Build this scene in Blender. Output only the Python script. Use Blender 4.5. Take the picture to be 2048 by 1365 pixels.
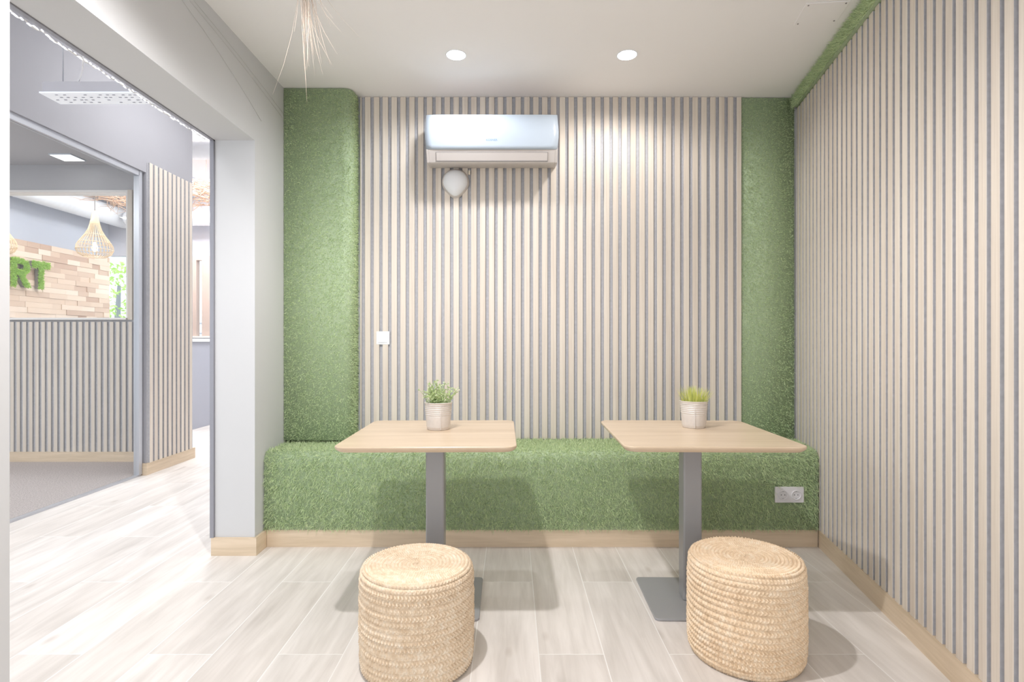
import bpy, math, random
import numpy as np
from mathutils import Vector, Matrix, Euler
PI = math.pi
random.seed(7)
RNG = np.random.default_rng(11)
for o in list(bpy.data.objects): bpy.data.objects.remove(o)
SC = bpy.context.scene
COL = SC.collection

# ------------------------------------------------------------------ camera, sky, lights, exposure
CAMZ = 1.14
cd = bpy.data.cameras.new('camera'); cam = bpy.data.objects.new('camera', cd); COL.objects.link(cam)
cam.location = (0, 0, CAMZ); cam.rotation_euler = (PI/2, 0, 0)
cd.sensor_width = 36; cd.lens = 36*1100/2048; cd.clip_start = .05; cd.clip_end = 200
SC.camera = cam
w = bpy.data.worlds.new('sky'); SC.world = w; w.use_nodes = True
w.node_tree.nodes['Background'].inputs[0].default_value = (.90, .95, 1, 1)
w.node_tree.nodes['Background'].inputs[1].default_value = 2.1
SC.view_settings.view_transform = 'Standard'; SC.view_settings.look = 'None'
SC.view_settings.gamma = 1; SC.view_settings.use_curve_mapping = False
SC.view_settings.exposure = 0.0

def spot(loc, power, angle=140, blend=.6, size=.045, color=(1, .93, .84)):
    l = bpy.data.lights.new('downlight_beam', 'SPOT'); o = bpy.data.objects.new('downlight_beam', l)
    l.energy = power; l.spot_size = math.radians(angle); l.spot_blend = blend
    l.shadow_soft_size = size; l.color = color
    o.location = loc; COL.objects.link(o); return o
def area(loc, sx, sy, power, rot=(0, 0, 0), color=(1, 1, 1)):
    l = bpy.data.lights.new('room_lamp_light', 'AREA'); o = bpy.data.objects.new('room_lamp_light', l)
    l.shape = 'RECTANGLE'; l.size = sx; l.size_y = sy; l.energy = power; l.color = color
    o.location = loc; o.rotation_euler = rot; COL.objects.link(o); return o
DOWN = [(-.297, 2.92), (.611, 2.92), (-.47, 1.46)]
spot((DOWN[0][0], DOWN[0][1], 2.63), 25, 170, .5, color=(.92, .95, 1))
spot((DOWN[1][0], DOWN[1][1], 2.63), 22, 170, .5, color=(1, .98, .96))
spot((DOWN[2][0], DOWN[2][1], 2.63), 130, 156, .5, .03, color=(1, .98, .98))
FAR_FILLS = [(-5.3, 6.1), (-3.2, 6.6), (-4.9, 8.0), (-2.6, 8.2)]  # positions of lamps added to brighten the far room
for p in FAR_FILLS: area((p[0], p[1], 3.44), .6, .6, 50, color=(.97, .98, 1))
area((-2.36, 1.4, 3.44), .5, 1.2, 10, color=(.97, .98, 1))  # this and the next: lamps added to lighten the corridor
area((-2.36, 4.5, 3.44), .5, 1.2, 18, color=(.97, .98, 1))
area((-4.9, 2.9, 2.78), .6, .6, 62)  # extra lamp added out of view to light the office

# ------------------------------------------------------------------ materials
def S(r, g, b):
    f = lambda c: ((c/255+.055)/1.055)**2.4 if c > 10 else c/255/12.92
    return (f(r), f(g), f(b), 1)
MATS = {}
class NT:
    def __init__(s, name):
        s.m = bpy.data.materials.new(name); s.m.use_nodes = True
        s.t = s.m.node_tree; s.b = s.t.nodes['Principled BSDF']; s.out = s.t.nodes['Material Output']
    def n(s, typ, **kw):
        q = s.t.nodes.new(typ)
        for k, v in kw.items():
            if k.startswith('_'): setattr(q, k[1:], v)
            else: q.inputs[k.replace('__', ' ')].default_value = v
        return q
    def l(s, a, b): s.t.links.new(a, b)
def plain(name, col, rough=.6, metal=0, noise=0, nscale=20, spec=.5, bump=0, bscale=200, emit=None, es=0, coat=0):
    if name in MATS: return MATS[name]
    k = NT(name); b = k.b
    b.inputs['Base Color'].default_value = col; b.inputs['Roughness'].default_value = rough
    b.inputs['Metallic'].default_value = metal; b.inputs['Specular IOR Level'].default_value = spec
    b.inputs['Coat Weight'].default_value = coat
    tc = k.n('ShaderNodeTexCoord')
    if noise:
        nz = k.n('ShaderNodeTexNoise', Scale=nscale, Detail=4.); k.l(tc.outputs['Object'], nz.inputs['Vector'])
        cr = k.n('ShaderNodeValToRGB'); k.l(nz.outputs['Fac'], cr.inputs[0])
        cr.color_ramp.elements[0].position = .3; cr.color_ramp.elements[1].position = .7
        cr.color_ramp.elements[0].color = tuple(c*(1-noise) for c in col[:3])+(1,)
        cr.color_ramp.elements[1].color = tuple(min(1, c*(1+noise)) for c in col[:3])+(1,)
        k.l(cr.outputs[0], b.inputs['Base Color'])
    if bump:
        nb = k.n('ShaderNodeTexNoise', Scale=bscale, Detail=3.); k.l(tc.outputs['Object'], nb.inputs['Vector'])
        bp = k.n('ShaderNodeBump', Strength=bump, Distance=.002); k.l(nb.outputs['Fac'], bp.inputs['Height'])
        k.l(bp.outputs[0], b.inputs['Normal'])
    if emit:
        b.inputs['Emission Color'].default_value = emit; b.inputs['Emission Strength'].default_value = es
    MATS[name] = k.m; return k.m
def wood(name, c1, c2, scale=(3, 40, 40), rough=.5, bump=.12, big=.5):
    """grain runs along the axis with the smallest scale"""
    if name in MATS: return MATS[name]
    k = NT(name); tc = k.n('ShaderNodeTexCoord')
    mp = k.n('ShaderNodeMapping', Scale=scale); k.l(tc.outputs['Object'], mp.inputs[0])
    nz = k.n('ShaderNodeTexNoise', Scale=1., Detail=8., Roughness=.65, Distortion=.35); k.l(mp.outputs[0], nz.inputs['Vector'])
    mp2 = k.n('ShaderNodeMapping', Scale=tuple(q*.16 for q in scale)); k.l(tc.outputs['Object'], mp2.inputs[0])
    n2 = k.n('ShaderNodeTexNoise', Scale=1., Detail=2., Distortion=.8); k.l(mp2.outputs[0], n2.inputs['Vector'])
    mx = k.n('ShaderNodeMix', Factor=big); k.l(nz.outputs['Fac'], mx.inputs[2]); k.l(n2.outputs['Fac'], mx.inputs[3])
    cr = k.n('ShaderNodeValToRGB'); k.l(mx.outputs[0], cr.inputs[0])
    e = cr.color_ramp.elements; e[0].position = .36; e[1].position = .62; e[0].color = c1; e[1].color = c2
    k.l(cr.outputs[0], k.b.inputs['Base Color']); k.b.inputs['Roughness'].default_value = rough
    bp = k.n('ShaderNodeBump', Strength=bump, Distance=.001); k.l(nz.outputs['Fac'], bp.inputs['Height'])
    k.l(bp.outputs[0], k.b.inputs['Normal']); MATS[name] = k.m; return k.m
def tinted(name, cols, rough=.7, trans=0.):
    """colour from the per-blade / per-block attribute 'tint'"""
    if name in MATS: return MATS[name]
    k = NT(name); at = k.n('ShaderNodeAttribute', _attribute_name='tint')
    cr = k.n('ShaderNodeValToRGB'); k.l(at.outputs['Fac'], cr.inputs[0])
    e = cr.color_ramp.elements
    for i, c in enumerate(cols):
        p = i/(len(cols)-1)
        if i == 0: e[0].color = c
        elif i == len(cols)-1: e[-1].position = 1; e[-1].color = c
        else: q = e.new(p); q.color = c
    k.l(cr.outputs[0], k.b.inputs['Base Color']); k.b.inputs['Roughness'].default_value = rough
    k.b.inputs['Specular IOR Level'].default_value = .25
    if trans:
        tr = k.n('ShaderNodeBsdfTranslucent'); k.l(cr.outputs[0], tr.inputs[0])
        ms = k.n('ShaderNodeMixShader', Fac=trans); k.l(k.b.outputs[0], ms.inputs[1]); k.l(tr.outputs[0], ms.inputs[2])
        k.l(ms.outputs[0], k.out.inputs[0])
    MATS[name] = k.m; return k.m

M_CEIL = plain('ceiling_paint', S(246, 243, 242), .85, noise=.012, nscale=1.5)
M_WHITE = plain('white_wall_paint', S(209, 209, 210), .8, noise=.01, nscale=2)
M_GREYW = plain('grey_wall_paint', S(170, 169, 174), .8, noise=.02, nscale=1.5)
M_FARGREY = plain('far_room_grey_paint', S(196, 200, 210), .8)
M_OFFICE = plain('office_grey_paint', S(188, 187, 189), .8)
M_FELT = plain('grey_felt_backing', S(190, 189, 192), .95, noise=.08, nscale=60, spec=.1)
M_SLAT = wood('pale_oak_slat', S(208, 195, 181), S(226, 216, 203), (160, 160, 3), .55, .2)
M_SKIRT = wood('oak_skirting', S(207, 186, 158), S(228, 208, 183), (4, 4, 70), .5)
M_TABLE = wood('oak_tabletop', S(200, 177, 150), S(222, 202, 177), (3.5, 46, 46), .33, .05, .6)
M_BLACK = plain('black_powder_coat', S(160, 160, 162), .34, bump=.05, bscale=900)
M_PLASTIC = plain('white_plastic', S(214, 220, 227), .22, coat=.3)
M_ACPANEL = plain('glossy_panel_white', S(170, 179, 189), .2, coat=.3)
M_SENSOR = plain('matt_white_plastic', S(238, 239, 242), .4)
M_PLASTIC2 = plain('warm_white_plastic', S(205, 197, 192), .45)
M_SEAM = plain('seam_grey', S(128, 123, 122), .7)
M_ALU = plain('brushed_aluminium', S(196, 198, 204), .35, metal=.5)
M_DKMETAL = plain('grey_metal_frame', S(150, 150, 158), .4, metal=.2)
M_ZINC = plain('galvanised_zinc', S(222, 216, 211), .42, metal=.25, noise=.04, nscale=60)
M_TURF = plain('turf_backing', S(176, 192, 160), .95, noise=.1, nscale=90, spec=.05)
M_GRASS = tinted('artificial_grass', [S(176, 196, 158), S(202, 220, 176), S(222, 236, 190), S(240, 246, 208)], .6, .25)
M_MOSS = tinted('moss', [S(170, 215, 100), S(200, 235, 125), S(228, 248, 165)], .8, .2)

def floor_mat():
    k = NT('plank_tile_floor'); tc = k.n('ShaderNodeTexCoord')
    sp = k.n('ShaderNodeSeparateXYZ'); k.l(tc.outputs['Object'], sp.inputs[0])
    ax = k.n('ShaderNodeMath', _operation='ADD'); k.l(sp.outputs[1], ax.inputs[0]); ax.inputs[1].default_value = 12.4
    ay = k.n('ShaderNodeMath', _operation='ADD'); k.l(sp.outputs[0], ay.inputs[0]); ay.inputs[1].default_value = .140+.237*60
    cb = k.n('ShaderNodeCombineXYZ'); k.l(ax.outputs[0], cb.inputs[0]); k.l(ay.outputs[0], cb.inputs[1])
    br = k.n('ShaderNodeTexBrick', _offset=.5, _squash=1.)
    br.inputs['Color1'].default_value = S(226, 219, 214); br.inputs['Color2'].default_value = S(239, 234, 231)
    br.inputs['Mortar'].default_value = S(246, 243, 240); br.inputs['Scale'].default_value = 1
    br.inputs['Mortar Size'].default_value = .0019; br.inputs['Mortar Smooth'].default_value = .1
    br.inputs['Brick Width'].default_value = 1.2; br.inputs['Row Height'].default_value = .237
    k.l(cb.outputs[0], br.inputs['Vector'])
    # grain, stretched along the plank and shifted for each plank
    br2 = k.n('ShaderNodeTexBrick', _offset=.5, _squash=1.)
    for nme in ('Scale',): br2.inputs[nme].default_value = 1
    br2.inputs['Color1'].default_value = (0, 0, 0, 1); br2.inputs['Color2'].default_value = (9, 9, 9, 1)
    br2.inputs['Mortar Size'].default_value = 0; br2.inputs['Brick Width'].default_value = 1.2; br2.inputs['Row Height'].default_value = .237
    k.l(cb.outputs[0], br2.inputs['Vector'])
    va = k.n('ShaderNodeVectorMath', _operation='ADD'); k.l(cb.outputs[0], va.inputs[0]); k.l(br2.outputs[0], va.inputs[1])
    mp = k.n('ShaderNodeMapping', Scale=(2.2, 26, 1)); k.l(va.outputs[0], mp.inputs[0])
    n1 = k.n('ShaderNodeTexNoise', Scale=1., Detail=7., Roughness=.6, Distortion=.6); k.l(mp.outputs[0], n1.inputs['Vector'])
    mp2 = k.n('ShaderNodeMapping', Scale=(1.3, 7, 1)); k.l(va.outputs[0], mp2.inputs[0])
    n2 = k.n('ShaderNodeTexNoise', Scale=1., Detail=3., Distortion=1.); k.l(mp2.outputs[0], n2.inputs['Vector'])
    cr = k.n('ShaderNodeValToRGB'); k.l(n1.outputs['Fac'], cr.inputs[0])
    e = cr.color_ramp.elements; e[0].position = .3; e[0].color = (.88, .87, .86, 1); e[1].position = .62; e[1].color = (1.02, 1.02, 1.02, 1)
    cr2 = k.n('ShaderNodeValToRGB'); k.l(n2.outputs['Fac'], cr2.inputs[0])
    e = cr2.color_ramp.elements; e[0].position = .3; e[0].color = (.85, .84, .82, 1); e[1].position = .65; e[1].color = (1.03, 1.03, 1.02, 1)
    m1 = k.n('ShaderNodeMix', _data_type='RGBA', _blend_type='MULTIPLY', Factor=1.); k.l(br.outputs[0], m1.inputs[6]); k.l(cr.outputs[0], m1.inputs[7])
    m2 = k.n('ShaderNodeMix', _data_type='RGBA', _blend_type='MULTIPLY', Factor=1.); k.l(m1.outputs[2], m2.inputs[6]); k.l(cr2.outputs[0], m2.inputs[7])
    # knots
    mp3 = k.n('ShaderNodeMapping', Scale=(2.4, 5.5, 1)); k.l(va.outputs[0], mp3.inputs[0])
    vo = k.n('ShaderNodeTexVoronoi', Scale=1.); k.l(mp3.outputs[0], vo.inputs['Vector'])
    ck = k.n('ShaderNodeValToRGB'); k.l(vo.outputs['Distance'], ck.inputs[0])
    e = ck.color_ramp.elements; e[0].position = .03; e[0].color = (.80, .77, .75, 1); e[1].position = .11; e[1].color = (1, 1, 1, 1)
    m3 = k.n('ShaderNodeMix', _data_type='RGBA', _blend_type='MULTIPLY', Factor=.8); k.l(m2.outputs[2], m3.inputs[6]); k.l(ck.outputs[0], m3.inputs[7])
    m4 = k.n('ShaderNodeMix', _data_type='RGBA'); k.l(br.outputs['Fac'], m4.inputs[0]); k.l(m3.outputs[2], m4.inputs[6]); m4.inputs[7].default_value = S(244, 241, 238)
    k.l(m4.outputs[2], k.b.inputs['Base Color'])
    k.b.inputs['Roughness'].default_value = .42; k.b.inputs['Specular IOR Level'].default_value = .45
    bp = k.n('ShaderNodeBump', Strength=.1, Distance=.001); k.l(n1.outputs['Fac'], bp.inputs['Height']); k.l(bp.outputs[0], k.b.inputs['Normal'])
    return k.m
M_FLOOR = floor_mat()
def jute_mat(name, c1, c2, c3):
    k = NT(name); tc = k.n('ShaderNodeTexCoord')
    n1 = k.n('ShaderNodeTexNoise', Scale=55., Detail=3.); k.l(tc.outputs['Object'], n1.inputs['Vector'])
    n2 = k.n('ShaderNodeTexNoise', Scale=9., Detail=3.); k.l(tc.outputs['Object'], n2.inputs['Vector'])
    mx = k.n('ShaderNodeMix', Factor=.35); k.l(n1.outputs['Fac'], mx.inputs[2]); k.l(n2.outputs['Fac'], mx.inputs[3])
    cr = k.n('ShaderNodeValToRGB'); k.l(mx.outputs[0], cr.inputs[0]); e = cr.color_ramp.elements
    e[0].position = .30; e[0].color = c1; e[1].position = .70; e[1].color = c3; q = e.new(.5); q.color = c2
    k.l(cr.outputs[0], k.b.inputs['Base Color']); k.b.inputs['Roughness'].default_value = .9; k.b.inputs['Specular IOR Level'].default_value = .15
    nb = k.n('ShaderNodeTexNoise', Scale=420., Detail=2.); k.l(tc.outputs['Object'], nb.inputs['Vector'])
    bp = k.n('ShaderNodeBump', Strength=.5, Distance=.001); k.l(nb.outputs['Fac'], bp.inputs['Height']); k.l(bp.outputs[0], k.b.inputs['Normal'])
    return k.m
def glass_mat():
    k = NT('clear_glass'); tr = k.n('ShaderNodeBsdfTransparent'); tr.inputs[0].default_value = (.96, .97, .97, 1)
    gl = k.n('ShaderNodeBsdfGlossy', Roughness=.0); lw = k.n('ShaderNodeLayerWeight', Blend=.5)
    pw = k.n('ShaderNodeMath', _operation='POWER'); k.l(lw.outputs['Facing'], pw.inputs[0]); pw.inputs[1].default_value = 5
    fr = k.n('ShaderNodeMath', _operation='MULTIPLY_ADD'); k.l(pw.outputs[0], fr.inputs[0]); fr.inputs[1].default_value = .45; fr.inputs[2].default_value = .03
    ms = k.n('ShaderNodeMixShader'); k.l(fr.outputs[0], ms.inputs[0]); k.l(tr.outputs[0], ms.inputs[1]); k.l(gl.outputs[0], ms.inputs[2])
    k.l(ms.outputs[0], k.out.inputs[0]); return k.m
M_GLASS = glass_mat()
def carpet_mat():
    k = NT('speckled_carpet'); tc = k.n('ShaderNodeTexCoord')
    n1 = k.n('ShaderNodeTexNoise', Scale=130., Detail=3.); k.l(tc.outputs['Object'], n1.inputs['Vector'])
    cr = k.n('ShaderNodeValToRGB'); k.l(n1.outputs['Fac'], cr.inputs[0]); e = cr.color_ramp.elements
    e[0].position = .35; e[0].color = S(160, 150, 147); e[1].position = .65; e[1].color = S(205, 195, 192)
    k.l(cr.outputs[0], k.b.inputs['Base Color']); k.b.inputs['Roughness'].default_value = 1
    bp = k.n('ShaderNodeBump', Strength=.6, Distance=.003); k.l(n1.outputs['Fac'], bp.inputs['Height']); k.l(bp.outputs[0], k.b.inputs['Normal'])
    return k.m

# ------------------------------------------------------------------ mesh helpers
class MB:
    def __init__(s): s.v = []; s.f = []; s.t = []; s.sm = []
    def add(s, vs, fs, tint=None, smooth=False):
        n = len(s.v); s.v += [tuple(v) for v in vs]; s.f += [tuple(i+n for i in f) for f in fs]
        s.t += [tint if tint is not None else 0.]*len(vs); s.sm += [smooth]*len(fs); return s
    def box(s, x0, x1, y0, y1, z0, z1, tint=None):
        return s.add([(x0, y0, z0), (x1, y0, z0), (x1, y1, z0), (x0, y1, z0), (x0, y0, z1), (x1, y0, z1), (x1, y1, z1), (x0, y1, z1)],
                     [(3, 2, 1, 0), (4, 5, 6, 7), (0, 1, 5, 4), (1, 2, 6, 5), (2, 3, 7, 6), (3, 0, 4, 7)], tint)
    def prism(s, poly, a0, a1, axis='x', smooth=False):
        """closed polygon in the two other axes, extruded along axis"""
        n = len(poly); mk = {'x': lambda p, a: (a, p[0], p[1]), 'y': lambda p, a: (p[0], a, p[1]), 'z': lambda p, a: (p[0], p[1], a)}[axis]
        f0 = a0 if callable(a0) else (lambda p: a0); f1 = a1 if callable(a1) else (lambda p: a1)
        vs = [mk(p, f0(p)) for p in poly]+[mk(p, f1(p)) for p in poly]
        fs = [(i, (i+1) % n, (i+1) % n+n, i+n) for i in range(n)]
        s.add(vs, fs, None, smooth); k = len(s.v)-2*n
        s.f += [tuple(k+i for i in range(n))[::-1], tuple(k+n+i for i in range(n))]; s.sm += [False, False]; return s
    def tube(s, pts, r, n=6, smooth=True, cap=True):
        pts = [Vector(p) for p in pts]; m = len(pts); rs = r if isinstance(r, (list, tuple)) else [r]*m; vs = []
        t = (pts[1]-pts[0]).normalized(); up = Vector((0, 0, 1)) if abs(t.z) < .9 else Vector((1, 0, 0)); u = t.cross(up).normalized()
        for i, p in enumerate(pts):
            t = ((pts[min(i+1, m-1)]-pts[max(i-1, 0)])).normalized()
            u = (u-t*u.dot(t)).normalized(); q = t.cross(u)
            for j in range(n):
                a = 2*PI*j/n; vs.append(p+(u*math.cos(a)+q*math.sin(a))*rs[i])
        fs = [(i*n+j, i*n+(j+1) % n, (i+1)*n+(j+1) % n, (i+1)*n+j) for i in range(m-1) for j in range(n)]
        if cap: fs += [tuple(range(n))[::-1], tuple((m-1)*n+j for j in range(n))]
        return s.add(vs, fs, None, smooth)
    def lathe(s, prof, c=(0, 0, 0), n=48, smooth=True):
        """profile of (r, z) turned about the vertical through c; r=0 ends close"""
        vs = []; 
        for r, z in prof:
            for j in range(n):
                a = 2*PI*j/n; vs.append((c[0]+r*math.cos(a), c[1]+r*math.sin(a), c[2]+z))
        fs = [(i*n+j, i*n+(j+1) % n, (i+1)*n+(j+1) % n, (i+1)*n+j) for i in range(len(prof)-1) for j in range(n)]
        return s.add(vs, fs, None, smooth)
    def build(s, name, mat, parent=None, loc=None, rot=None, bevel=0, tint=False):
        me = bpy.data.meshes.new(name); me.from_pydata(s.v, [], s.f); me.materials.append(mat)
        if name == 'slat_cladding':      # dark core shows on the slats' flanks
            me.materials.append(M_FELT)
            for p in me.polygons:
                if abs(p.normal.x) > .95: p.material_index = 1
        me.polygons.foreach_set('use_smooth', s.sm)
        if tint:
            at = me.attributes.new('tint', 'FLOAT', 'POINT'); at.data.foreach_set('value', s.t)
        import bmesh
        bm = bmesh.new(); bm.from_mesh(me); bmesh.ops.recalc_face_normals(bm, faces=bm.faces); bm.to_mesh(me); bm.free()
        o = bpy.data.objects.new(name, me); COL.objects.link(o)
        if parent: o.parent = parent
        if loc: o.location = loc
        if rot: o.rotation_euler = rot
        if bevel:
            b = o.modifiers.new('bevel', 'BEVEL'); b.width = bevel; b.segments = 3; b.limit_method = 'ANGLE'; b.angle_limit = .6
        return o
def thing(name, label, cat, loc=(0, 0, 0), rz=0, group=None):
    o = bpy.data.objects.new(name, None); COL.objects.link(o); o.location = loc; o.rotation_euler = (0, 0, rz)
    o.empty_display_size = .1; o['label'] = label; o['category'] = cat
    if group: o['group'] = group
    return o
def tag(o, label, cat, group=None):
    o['label'] = label; o['category'] = cat
    if group: o['group'] = group
    return o
def struct(o): o['kind'] = 'structure'; return o
def rrect(w, h, r, n=8):
    p = []
    for cx, cy, a0 in ((w/2-r, h/2-r, 0), (-w/2+r, h/2-r, 90), (-w/2+r, -h/2+r, 180), (w/2-r, -h/2+r, 270)):
        for i in range(n+1):
            a = math.radians(a0+90*i/n); p.append((cx+r*math.cos(a), cy+r*math.sin(a)))
    return p

def blades(P, N, length, width, seed=0, spread=.75, droop=.25, lvar=.35, curl=.4):
    """grass blades rooted at P with outward normals N -> verts, faces, tint"""
    g = np.random.default_rng(seed); n = len(P)
    rnd = g.normal(size=(n, 3)); D = N+rnd*spread*.6; D[:, 2] -= droop
    dn = (D*N).sum(1); D += N*np.maximum(0, .35-dn)[:, None]
    D /= np.linalg.norm(D, axis=1)[:, None]
    L = length*(1+lvar*g.uniform(-1, 1, n))[:, None]
    side = np.cross(D, g.normal(size=(n, 3))); side /= np.linalg.norm(side, axis=1)[:, None]; side *= width/2
    bend = g.normal(size=(n, 3))*curl; bend[:, 2] -= droop
    mid = P+D*L*.55; tip = P+D*L+bend*L*.45
    V = np.stack([P-side, P+side, mid+side*.8, mid-side*.8, tip], 1).reshape(-1, 3)
    base = np.arange(n)*5
    Q = np.stack([base, base+1, base+2, base+3], 1); T = np.stack([base+3, base+2, base+4], 1)
    t = np.clip(g.beta(2.2, 2.6, n), 0, 1); return V, Q, T, np.repeat(t, 5)
def np_mesh(name, V, Q, T, tint, mat, extra=None, mat2=None, parent=None):
    """one mesh of blades plus an optional solid base (MB) with its own material"""
    me = bpy.data.meshes.new(name)
    ev = np.array(extra.v) if extra else np.zeros((0, 3)); ef = extra.f if extra else []
    nv = len(V); allv = np.vstack([V, ev]) if len(ev) else V
    loops = [Q.ravel(), T.ravel()]; counts = [np.full(len(Q), 4), np.full(len(T), 3)]
    if ef:
        loops.append(np.array([i+nv for f in ef for i in f])); counts.append(np.array([len(f) for f in ef]))
    loops = np.concatenate(loops).astype(np.int32); counts = np.concatenate(counts).astype(np.int32)
    starts = np.concatenate([[0], np.cumsum(counts)[:-1]]).astype(np.int32)
    me.vertices.add(len(allv)); me.vertices.foreach_set('co', allv.astype(np.float32).ravel())
    me.loops.add(len(loops)); me.loops.foreach_set('vertex_index', loops)
    me.polygons.add(len(counts)); me.polygons.foreach_set('loop_start', starts)
    me.materials.append(mat)
    if mat2:
        me.materials.append(mat2); mi = np.zeros(len(counts), np.int32); mi[len(Q)+len(T):] = 1
        me.polygons.foreach_set('material_index', mi)
    me.update(calc_edges=True); me.validate()
    at = me.attributes.new('tint', 'FLOAT', 'POINT'); tt = np.zeros(len(allv), np.float32); tt[:nv] = tint; at.data.foreach_set('value', tt)
    o = bpy.data.objects.new(name, me); COL.objects.link(o)
    if parent: o.parent = parent
    return o
def sample_path(path, n, seed):
    """random points along a 2-D polyline with left-hand normals"""
    g = np.random.default_rng(seed); p = np.array(path, float); d = np.diff(p, axis=0); L = np.linalg.norm(d, axis=1)
    c = np.concatenate([[0], np.cumsum(L)]); s = g.uniform(0, c[-1], n); i = np.clip(np.searchsorted(c, s)-1, 0, len(L)-1)
    f = (s-c[i])/L[i]; q = p[i]+d[i]*f[:, None]; nn = np.stack([-d[i][:, 1], d[i][:, 0]], 1)/L[i][:, None]
    return q, nn, c[-1]

# ------------------------------------------------------------------ geometry of the room
XL = -1.37; XLB = -1.582; YB = 3.44; H = 2.66
K = .188; X0 = 1.124                     # slatted side wall: X = X0 + K*Y
wx = lambda y: X0+K*y
ANG = math.atan(K); RZ = PI/2-ANG; CA = math.cos(ANG)
Y0 = -1.2                                # the room is open behind the photographer

# floor: one continuous plank-tile floor, carpet in the glazed office
struct(MB().box(-6.9, 3.2, Y0, 9.3, -.1, 0).build('floor', M_FLOOR))
cp = MB().box(-6.58, -3.17, .2, 5.16, .0005, .008).build('carpet', carpet_mat())
tag(cp, 'speckled grey brown carpet on the floor behind the glass partition', 'carpet')
struct(MB().prism([(XLB, Y0), (2.3, Y0), (2.3, 3.6), (XLB, 3.6)], H, H+.12, 'z').build('ceiling', M_CEIL))
b = MB(); b.box(-6.9, -1.5, Y0, 9.3, 3.5, 3.6)
struct(b.build('ceiling_corridor', plain('corridor_ceiling', S(236, 236, 238), .85)))
# left wall with its wide opening
b = MB(); b.box(XLB, XL, Y0, 1.50, 0, 3.5); b.box(XLB, XL, 1.50, 2.93, 2.21, 3.5); b.box(XLB, XL, 2.93, 3.6, 0, 3.5)
struct(b.build('wall_left', M_WHITE))
b = MB(); b.box(XL+.0005, XL+.014, 2.93-.0005, 3.0405, 0, .095); b.box(XLB-.014, XL+.014, 2.93-.014, 2.93-.0005, 0, .095); b.box(XLB-.014, XLB-.0005, 2.93, 3.6, 0, .095)
struct(b.build('baseboard_left', M_SKIRT))
b = MB(); b.box(XL+.0005, XL+.014, Y0, 1.512, 0, .095)
struct(b.build('baseboard_left_near', M_SKIRT))
# grey metal edge trim on the corridor side of the opening
b = MB(); b.box(XLB-.02, XLB-.001, 2.915, 2.935, .095, 2.225); b.box(XLB-.02, XLB-.001, 1.5, 2.935, 2.205, 2.225)
struct(b.build('trim_1', M_DKMETAL))

# back wall: slat cladding + turf panel
wb = struct(MB().box(XL, 2.1, YB+.001, YB+.12, 0, H).build('wall_back', M_WHITE))
def slats(spans, depth, z0, z1, mb, grooves=True):
    for a, c in spans: 
        d = depth; e = .0015
        mb.prism([(a, 0), (a, d-e), (a+e, d), (c-e, d), (c, d-e), (c, 0)], z0, z1, 'z')
px2x = lambda px, D: (px-1024)/1100*D
g0 = px2x(727, 3.425); gp = 17.67/1100*3.425; gw = .0205; xs = px2x(721, 3.425); xe = px2x(1482, 3.425)
spans = []; a = xs
for k in range(43):
    c = g0+k*gp; spans.append((a, c-gw/2)); a = c+gw/2
spans.append((a, xe)); spans = [s for s in spans if s[1]-s[0] > .004]
fb = MB().box(xs, xe, YB-.006, YB, .53, H-.001).build('felt_backing', M_FELT, wb)
mb = MB(); slats([(-c, -a) for a, c in spans], .019, .53, H-.002, mb)
mb.build('slat_cladding', M_SLAT, wb, (0, YB-.004, 0), (0, 0, PI))
def turf_flat(name, x0, x1, z0, z1, y, dens, seed, parent=None, **kw):
    A = (x1-x0)*(z1-z0); n = int(A*dens); g = np.random.default_rng(seed)
    P = np.stack([g.uniform(x0, x1, n), np.full(n, y), g.uniform(z0, z1, n)], 1); N = np.tile([0, -1., 0], (n, 1))
    base = MB().box(x0, x1, y, YB, z0, z1)
    V, Q, T, t = blades(P, N, .011, .0022, seed, **kw)
    return np_mesh(name, V, Q, T, t, M_GRASS, base, M_TURF, parent)
gp_ = turf_flat('turf_cladding', xe+.001, wx(YB)-.012, .532, H-.004, YB-.012, 30000, 5, wb)
gp_['label'] = 'narrow strip of artificial grass beside the side wall'

# right wall, angled
def wl(s, d, z=0): return Vector((X0+s*math.sin(ANG)-d*CA, s*CA+d*math.sin(ANG), z))
wr = MB().box(-1.4, 3.66, -.12, -.0205, 0, H).build('wall_right', M_WHITE); struct(wr); wr.location = (X0, 0, 0); wr.rotation_euler = (0, 0, RZ)
SP = .05765; s_end = 3.487
gaps = [3.070+k*SP for k in range(-74, 8)]
gaps = [q for q in gaps if q < s_end-.012]
sp2 = []; a = gaps[0]+.01
for q in gaps[1:]: sp2.append((a, q-.01)); a = q+.01
sp2.append((a, s_end))
MB().box(gaps[0], s_end, -.0200, -.014, .09, 2.585).build('felt_backing', M_FELT, wr)
mb = MB(); slats([(a, c) for a, c in sp2], .0165, .0955, 2.583, mb)
o = mb.build('slat_cladding', M_SLAT, wr, (0, -.0165, 0))
bb = MB().box(-1.25, 3.089, -.018, .003, 0, .095).build('baseboard_right', M_SKIRT); bb.location = (X0, 0, 0); bb.rotation_euler = (0, 0, RZ); struct(bb)
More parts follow.
